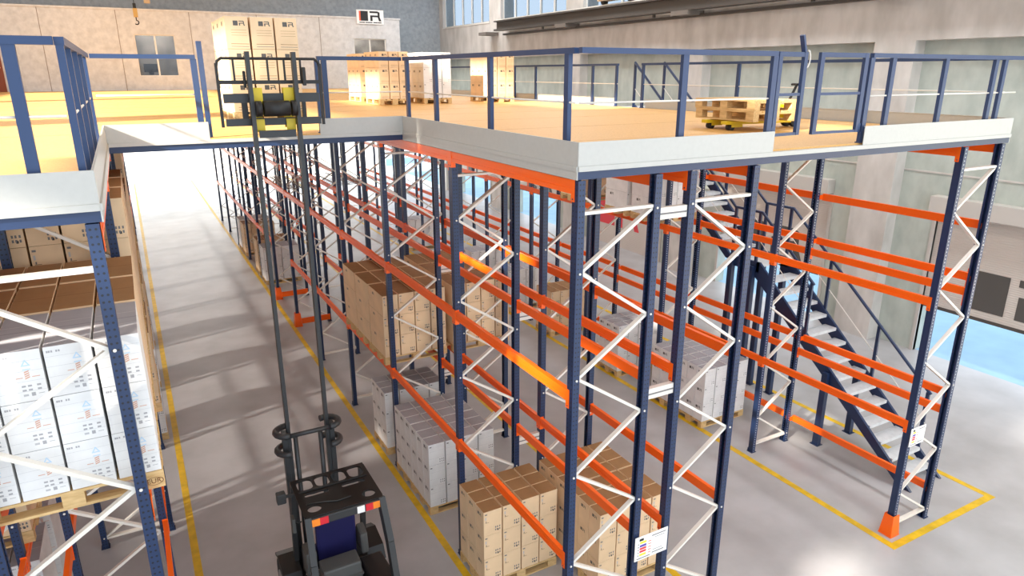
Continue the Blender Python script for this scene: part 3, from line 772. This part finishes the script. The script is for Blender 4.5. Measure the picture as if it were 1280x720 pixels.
# pallet truck with two empty pallets on the deck
PX, PY, PR = 7.42, 7.09, math.radians(-4)
t = thing('pallet_truck', 'yellow hand pallet truck standing under the two empty pallets on deck', 'pallet truck', (PX, PY, ZD)); t.rotation_euler = (0, 0, PR)
for s in (.14, .56):
    f = MB().box(.02, 1.25, s, s + .12, .085, .13, FYELLOW); f.build('fork', t, bevel=.006)
    w = part('roller', t, (.14, s + .06, .045)); MB().cyl((0, -.05, 0), (0, .05, 0), .043, RUBBER, 16).build('tyre', w); MB().box(-.02, .18, -.055, .055, .0, .05, FYELLOW).build('bracket', w)
MB().box(1.25, 1.40, .16, .64, .10, .34, FYELLOW).build('pump_body', t, bevel=.02)
for s in (.32, .48): MB().cyl((1.50, s - .03, .1), (1.50, s + .03, .1), .098, RUBBER, 20).build('steering_wheel', t)
MB().tube([(1.38, .4, .3), (1.55, .4, .62)], .02, FBLACK, 8).tube([(1.55, .3, .62), (1.55, .5, .62)], .018, FBLACK, 8).build('handle', t)
for k in range(2):
    pallet('lower empty pallet on the yellow pallet truck' if k == 0 else 'upper empty pallet of the two on the pallet truck', 0, 0, 0)
    p = [o for o in bpy.data.objects if o.name.startswith('wooden_pallet')]
    p = sorted(p, key=lambda o: o.name)[-1]
    p.location = (8.31 + .02 * k, 6.76 + .03 * k, ZD + .142 + .146 * k); p.rotation_euler = (0, 0, math.radians(86 + 1.5 * k))

# ------------------------------------------------------------------ staircase
t = thing('staircase', 'blue steel staircase with pale treads and mid landing behind the stair-side rack', 'stairs', (11.1, 5.75, 0))
SX0, SX1 = 0.0, 0.88
SL = .83
lz = 3.15; ly0 = lz / SL; ly1 = ly0 + .72; y2 = ly1 + (6.16 - lz) / SL
def stringer(x, a, b):
    pts = []
    (ya, za), (yb, zb) = a, b
    m = MB(); m.prism([(ya - .06, za - .0), (ya + .16, za - .0), (yb + .16, zb - .12), (yb + .0, zb + .10), (yb - .06, zb + .10)], 0, x - .025, x + .025, BLUE)
    return m
for x in (SX0, SX1):
    stringer(x, (0, 0), (ly0, lz)).build('stringer', t)
    MB().prism([(ly0 - .06, lz + .10), (ly1 + .05, lz + .1), (ly1 + .05, lz - .12), (ly0 - .06, lz - .12)], 0, x - .025, x + .025, BLUE).build('stringer', t)
    stringer(x, (ly1, lz - .0), (y2, 6.14)).build('stringer', t)
n1 = 15
TR = MB().box(.03, SX1 - .03, -.13, .13, -.03, .0, TREAD).box(.03, SX1 - .03, -.13, -.115, -.06, -.03, TREAD).mesh('tread')
for i in range(1, n1): link('tread', TR, t, (0, ly0 * i / n1, lz * i / n1))
for i in range(1, n1): link('tread', TR, t, (0, ly1 + (y2 - ly1) * i / n1, lz + (6.14 - lz) * i / n1))
MB().box(.03, SX1 - .03, ly0, ly1, lz - .03, lz, TREAD).build('landing', t)
MB().box(-.355, SX1 + .02, y2, y2 + .75, 6.14, 6.17, TREAD).build('top_landing', t)
for yy in (1.85, ly0 + .1, ly1 - .05):
    for x in (SX0 - .05, SX1 + .05): 
        z1 = min(lz, SL * yy) + .0
        MB().box(x - .05, x + .05, yy - .06, yy + .06, .01, z1, BLUE).box(x - .08, x + .08, yy - .09, yy + .09, 0, .01, BLUE).build('support_leg', t)
for x, lo in ((SX1 + .02, True), (SX0 - .02, True)):
    far = x > .5
    # posts
    ps = [.45, 1.55, 2.75] if far else [2.45]
    for yy in ps: MB().box(x - .02, x + .02, yy - .03, yy + .03, SL * yy - .05, SL * yy + 1.12, BLUE).build('rail_post', t)
    for yy in (ly0 + .05, ly1 - .02): MB().box(x - .02, x + .02, yy - .03, yy + .03, lz - .1, lz + 1.12, BLUE).build('rail_post', t)
    for i in (1, 2, 3): 
        yy = ly1 + (y2 - ly1) * i / 3.0 - (.02 if i == 3 else 0); MB().box(x - .02, x + .02, yy - .03, yy + .03, lz + SL * (yy - ly1) - .05, lz + SL * (yy - ly1) + 1.08, BLUE).build('rail_post', t)
    y_s = .4 if far else 2.4
    MB().tube([(x, y_s, SL * y_s + 1.14), (x, ly0, lz + 1.14), (x, ly1, lz + 1.14), (x, y2, 6.16 + 1.08)], .03, BLUE, 8).build('handrail', t)
    MB().tube([(x, y_s, SL * y_s + .55), (x, ly0, lz + .55), (x, ly1, lz + .55), (x, y2, 6.16 + .5)], .008, GALV, 6).build('knee_rail', t)

# ------------------------------------------------------------------ fork lift truck
FX, FY = 1.64, 7.5
t = thing('forklift_truck', 'black forklift truck seen from behind with its mast raised to the deck', 'forklift', (FX, FY, 0))
# overhead guard: frame with openings
gz = 2.06; G0, G1, GA, GB = -.47, .47, -.42, .44
def rrect(x0, x1, y0, y1, r, n=5):
    pts = []
    for cx, cy, a0 in ((x1 - r, y1 - r, 0), (x0 + r, y1 - r, 90), (x0 + r, y0 + r, 180), (x1 - r, y0 + r, 270)):
        for i in range(n + 1):
            t_ = math.radians(a0 + 90 * i / n); pts.append((cx + r * math.cos(t_), cy + r * math.sin(t_)))
    return pts
def plate(name, outer, holes, th, m, parent, loc, bev=.006):
    cu = bpy.data.curves.new(name, 'CURVE'); cu.dimensions = '2D'; cu.fill_mode = 'BOTH'; cu.extrude = th / 2; cu.bevel_depth = bev
    for pts in [outer] + holes:
        sp = cu.splines.new('POLY'); sp.points.add(len(pts) - 1); sp.use_cyclic_u = True
        for q_, p_ in zip(sp.points, pts): q_.co = (p_[0], p_[1], 0, 1)
    o = bpy.data.objects.new(name, cu); C.objects.link(o); dg = bpy.context.evaluated_depsgraph_get()
    me = bpy.data.meshes.new_from_object(o.evaluated_get(dg)); bpy.data.objects.remove(o); me.materials.clear(); me.materials.append(m)
    for p_ in me.polygons: p_.material_index = 0
    return link(name, me, parent, loc)
holes = [rrect(-.42, -.225, .16, .40, .07), rrect(-.195, -.015, .16, .40, .07), rrect(.015, .195, .16, .40, .07), rrect(.225, .42, .16, .40, .07),
         rrect(-.38, -.08, .0, .07, .025), rrect(.08, .38, .0, .07, .025),
         [(-.33 + .085 * math.cos(i * .2618), -.27 + .075 * math.sin(i * .2618)) for i in range(24)], [(.33 + .085 * math.cos(i * .2618), -.27 + .075 * math.sin(i * .2618)) for i in range(24)]]
plate('overhead_guard', rrect(G0, G1, GA, GB, .05), holes, .016, FDARK, t, (0, 0, gz), .004)
MB().box(G0 + .04, G1 - .04, .105, .13, gz + .013, gz + .03, FBLACK).build('roof_rib', t, (0, 0, 0), .006)
MB().tube([(-.4, -.16, gz + .02), (-.2, -.2, gz + .02), (-.05, -.26, gz + .02), (.12, -.24, gz + .02)], .007, FGREY, 6).build('cable', t)
MB().box(G0, G1, GA - .035, GA, gz - .11, gz + .0, FGREY).build('rear_bar', t, bevel=.015)
for nm, a, b, m in (('amber_reflector', -.41, -.315, ORL), ('red_reflector', -.315, -.215, REDL), ('number_plate', .13, .22, WHITE), ('red_reflector', .235, .325, REDL), ('amber_reflector', .325, .42, ORL)):
    MB().box(a, b, GA - .045, GA - .036, gz - .1, gz - .01, m).build(nm, t)
# pillars
def pillar(pts, w, d, name):
    m = MB()
    for a, b in zip(pts[:-1], pts[1:]): m.bar(a, b, w, d, FGREY)
    m.build(name, t)
for s in (-1, 1):
    pillar([(s * .44, GA + .02, gz), (s * .46, GA - .18, 1.55), (s * .47, GA - .36, .92)], .075, .11, 'rear_pillar')
    pillar([(s * .44, GB - .03, gz), (s * .46, GB + .12, 1.3), (s * .46, GB + .22, .6)], .06, .08, 'front_pillar')
# body
body = MB().prism([(-1.12, .28), (.45, .28), (.45, .62), (.2, .66), (-.1, .92), (-1.0, .98), (-1.14, .8)], 0, -.52, .52, FBLACK); body.build('chassis', t, bevel=.03)
cw = MB().prism([(-1.32, .3), (-.85, .3), (-.85, 1.0), (-1.2, 1.0), (-1.32, .82)], 0, -.53, .53, FGREY); cw.build('counterweight', t, bevel=.05)
MB().box(-.53, -.45, -1.2, -1.0, 1.0, 1.03, FYELLOW).box(.45, .53, -1.2, -1.0, 1.0, 1.03, FYELLOW).build('warning_patch', t)
seat = part('driver_seat', t, (-.02, 0, .92))
MB().box(-.25, .25, .10, .42, .0, .16, FBLUE).build('seat_cushion', seat, bevel=.04)
MB().prism([(.10, .1), (.20, .1), (.14, .70), (.05, .70)], 0, -.26, .25, FBLUE).build('seat_back', seat, bevel=.04)
MB().prism([(-.42, .02), (-.12, .02), (-.14, .32), (-.38, .30)], 0, -.30, .17, FSEAT).box(-.32, .19, -.44, -.10, .0, .06, FSEAT).box(-.315, .185, -.43, -.11, .13, .16, FSEAT).build('seat_housing', seat, bevel=.025)
MB().prism([(-.05, .12), (.22, .12), (.26, .34), (.16, .46), (-.02, .40)], 0, .27, .37, FSEAT).build('armrest', seat, bevel=.03)
MB().prism([(.46, .62), (.58, .62), (.58, .95), (.52, 1.0)], 0, -.40, .40, FBLACK).build('dashboard', t, bevel=.02)
MB().cyl((0, .35, 1.05), (0, .50, .95), .02, FBLACK, 8).tube([(.15 * math.cos(a), .34 + .08 * math.sin(a), 1.06 + .10 * math.sin(a)) for a in [i * math.pi / 8 for i in range(17)]], .012, FBLACK, 8).build('steering_wheel', t)
MB().box(-.44, -.30, .0, .26, .88, 1.26, FSEAT).build('control_console', t, bevel=.03)
MB().prism([(-.62, .9), (-.05, .9), (-.05, 1.02), (-.62, 1.06)], 0, .19, .5, FDARK).build('battery_hood', t, bevel=.03)
lamp = part('work_lamp', t, (-.62, .28, 1.98)); MB().box(-.05, .06, -.05, .05, -.07, .07, FGREY).build('lamp_housing', lamp, bevel=.015); MB().box(.06, .16, -.015, .015, -.015, .015, FGREY).build('lamp_bracket', lamp)
mir = part('mirror', t, (-.54, .05, 1.72)); MB().box(-.02, .02, -.06, .06, -.1, .1, FSEAT).build('mirror_head', mir, bevel=.01); MB().cyl((.02, 0, 0), (.1, .0, .0), .01, FBLACK, 6).build('mirror_arm', mir)
for s in (-1, 1):
    for y, r in ((.78, .34), (-.95, .26)):
        w = part('wheel', t, (s * (.56 if y > 0 else .5), y, r)); MB().cyl((-.1, 0, 0), (.1, 0, 0), r, RUBBER, 28).build('tyre', w); MB().cyl((s * .101, 0, 0), (s * .11, 0, 0), r * .55, RIM, 20).build('rim', w)
for s in (-1, 1): MB().prism([(.34, .55), (.44, .72), (.78, .80), (1.0, .70), (1.0, .66), (.78, .755), (.46, .68), (.38, .55)], 0, s * .56 - .12, s * .56 + .12, FBLACK).build('mudguard', t)
# mast
MX, MY = -.13, .74          # relative to truck
mast = part('outer_mast', t, (MX, MY, 0))
for s in (-1, 1): MB().box(s * .30 - .03, s * .30 + .03, -.05, .05, .1, 2.62, MASTM).build('mast_channel', mast)
MB().cyl((.16, .02, .2), (.16, .02, 2.5), .03, MASTM, 12).build('lift_cylinder', mast); MB().cyl((-.16, .02, .2), (-.16, .02, 2.5), .03, MASTM, 12).build('lift_cylinder', mast)
def loop(z):
    m = MB(); pts = []
    for a in range(-4, 6): pts.append((.25 + .15 * math.cos(a * math.pi / 8), .0 + .15 * math.sin(a * math.pi / 8), z))
    l = [(-x, y, zz) for x, y, zz in pts]
    m.tube(pts, .042, MASTM, 10); m.tube(l, .042, MASTM, 10); m.tube([(-.25, -.15, z), (.25, -.15, z)], .03, MASTM, 10); return m
loop(2.62).build('mast_tie', mast)
for s in (-1, 1):
    pts = [(s * (.25 + .15 * math.cos(a * math.pi / 8)), .15 * math.sin(a * math.pi / 8), 2.36) for a in range(-4, 6)]
    MB().tube(pts, .042, MASTM, 10).build('mast_clamp', mast)
inner = part('inner_mast', t, (MX, MY, 0))
for s in (-1, 1): MB().box(s * .245 - .022, s * .245 + .022, -.04, .04, .3, 7.22, MASTM).build('mast_channel', inner)
MB().box(-.2, .2, -.02, .02, 6.30, 6.38, MASTM).build('mast_tie', inner)
cyl_ = MB().cyl((-.14, -.07, 6.62), (.14, -.07, 6.62), .085, FBLACK, 20); cyl_.build('lift_pulley', inner)
for s in (-1, 1): MB().cyl((s * .16, -.07, 6.62), (s * .22, -.07, 6.62), .085, FBLACK, 20).build('lift_roller', inner)
car = part('fork_carriage', t, (MX, MY + .1, 0))
def bx(x0, x1, z0, z1, m, y0=-.02, y1=.03): return MB().box(x0, x1, y0, y1, z0, z1, m)
W2 = .57
rest = MB()
rest.box(-W2, -W2 + .03, .0, .03, 6.42, 7.10, FBLACK).box(W2 - .03, W2, .0, .03, 6.42, 7.10, FBLACK)
rest.tube([(-W2 + .015, .015, 7.06), (-W2 + .03, .015, 7.12), (-W2 + .07, .015, 7.15), (W2 - .07, .015, 7.15), (W2 - .03, .015, 7.12), (W2 - .015, .015, 7.06)], .016, FBLACK, 8)
rest.box(-W2 + .03, W2 - .03, .0, .03, 6.88, 6.92, FBLACK)
for x in (-.38, -.02, .16, .34): rest.box(x - .01, x + .01, .005, .025, 6.92, 7.14, FBLACK)
rest.build('load_backrest', car)
MB().box(-.52, .52, -.02, .03, 6.68, 6.78, MASTM).build('upper_carriage_bar', car); MB().box(-.52, .52, -.02, .03, 6.43, 6.51, MASTM).build('lower_carriage_bar', car)
for s in (-1, 1):
    f = MB().box(s * .17 - .05, s * .17 + .05, .035, .075, 6.40, 6.84, FYELLOW).box(s * .17 - .05, s * .17 + .05, .075, 1.15, 6.455, 6.495, FYELLOW)
    f.build('fork', car)
    MB().box(s * .17 - .055, s * .17 + .055, -.05, -.022, 6.66, 6.84, FYELLOW).build('fork_clamp', car)
    MB().box(s * .17 - .05, s * .17 + .05, -.045, -.022, 6.36, 6.5, FYELLOW).build('fork_heel', car)
MB().box(.34, .38, -.06, -.02, 6.86, 7.06, FBLACK).build('hose_bracket', car, bevel=.01); MB().box(-.30, -.27, -.05, -.02, 6.84, 7.02, FBLACK).build('hose_bracket', car, bevel=.01)
for a_, b_ in ((-.34, -.28), (.32, .36)): MB().box(a_, b_, -.02, .02, 6.51, 6.68, FBLACK).build('carriage_plate', car)

# ------------------------------------------------------------------ light, camera
W = bpy.data.worlds.new('sky'); S.world = W; W.use_nodes = True
bg = W.node_tree.nodes['Background']; bg.inputs[0].default_value = (0.80, 0.90, 1.0, 1); bg.inputs[1].default_value = 1.65
sun = bpy.data.lights.new('sun', 'SUN'); sun.energy = 14.0; sun.angle = math.radians(2.0); sun.color = (1.0, .92, .80)
so = bpy.data.objects.new('sun', sun); C.objects.link(so)
dirn = Vector((1.0, .30, -.5)).normalized()
so.rotation_euler = dirn.to_track_quat('-Z', 'Y').to_euler(); so.location = (-20, -8, 20)
def fill_strip(x, y, z, sx, sy, power, col=(1, .97, .93), rot=(0, 0, 0)):
    l = bpy.data.lights.new('lamp', 'AREA'); l.shape = 'RECTANGLE'; l.size = sx; l.size_y = sy; l.energy = power; l.color = col
    o = bpy.data.objects.new('fill_light', l); C.objects.link(o); o.location = (x, y, z); o.rotation_euler = rot  # added fill light, no visible fixture
for x in (-2, 7.5, 14):
    for y in (2, 12, 22, 32): fill_strip(x, y, 12.8, 1.5, 6, 330 if x > 10 else 120, (.92, .96, 1.0) if x > 10 else (1, .97, .93))  # overhead fill added, stronger and cooler to lift the door-side floor
for x in (1.7, 7.7):
    for y in (14, 20, 26): fill_strip(x, y, 6.0, .3, 3.5, 22 if x < 3 else 45)  # fill added below the deck to brighten the aisles
fill_strip(7.7, 8, 6.0, .3, 3, 40)  # one more added fill below the front of the deck
for x in (1.8, 12.0): fill_strip(x, 38.5, 9.4, 1.2, .3, 50)  # fill added to brighten the room behind the office windows

vy, vz, pp = (145., 91.), (641., 3085.), (640., 360.)
f = math.sqrt((vz[1] - pp[1]) * (pp[1] - vy[1]))
a = lambda v: Vector((v[0] - pp[0], v[1] - pp[1], f)).normalized()
Yc = a(vy); Zc = -a(vz); Zc = (Zc - Yc * Zc.dot(Yc)).normalized(); Xc = Yc.cross(Zc)
R = Matrix((Xc, Yc, Zc))              # camera (x right, y down, z ahead) -> world
right, down, fwd = R @ Vector((1, 0, 0)), R @ Vector((0, 1, 0)), R @ Vector((0, 0, 1))
M4 = Matrix((right, -down, -fwd)).transposed().to_4x4(); M4.translation = Vector((0, 0, 7.0))
cam = bpy.data.cameras.new('camera'); cam.sensor_width = 36; cam.lens = f * 36 / 1280; cam.clip_end = 300
co = bpy.data.objects.new('camera', cam); C.objects.link(co); co.matrix_world = M4; S.camera = co

S.view_settings.view_transform = 'Standard'; S.view_settings.look = 'None'; S.view_settings.gamma = 1; S.view_settings.use_curve_mapping = False
S.view_settings.exposure = 0.46
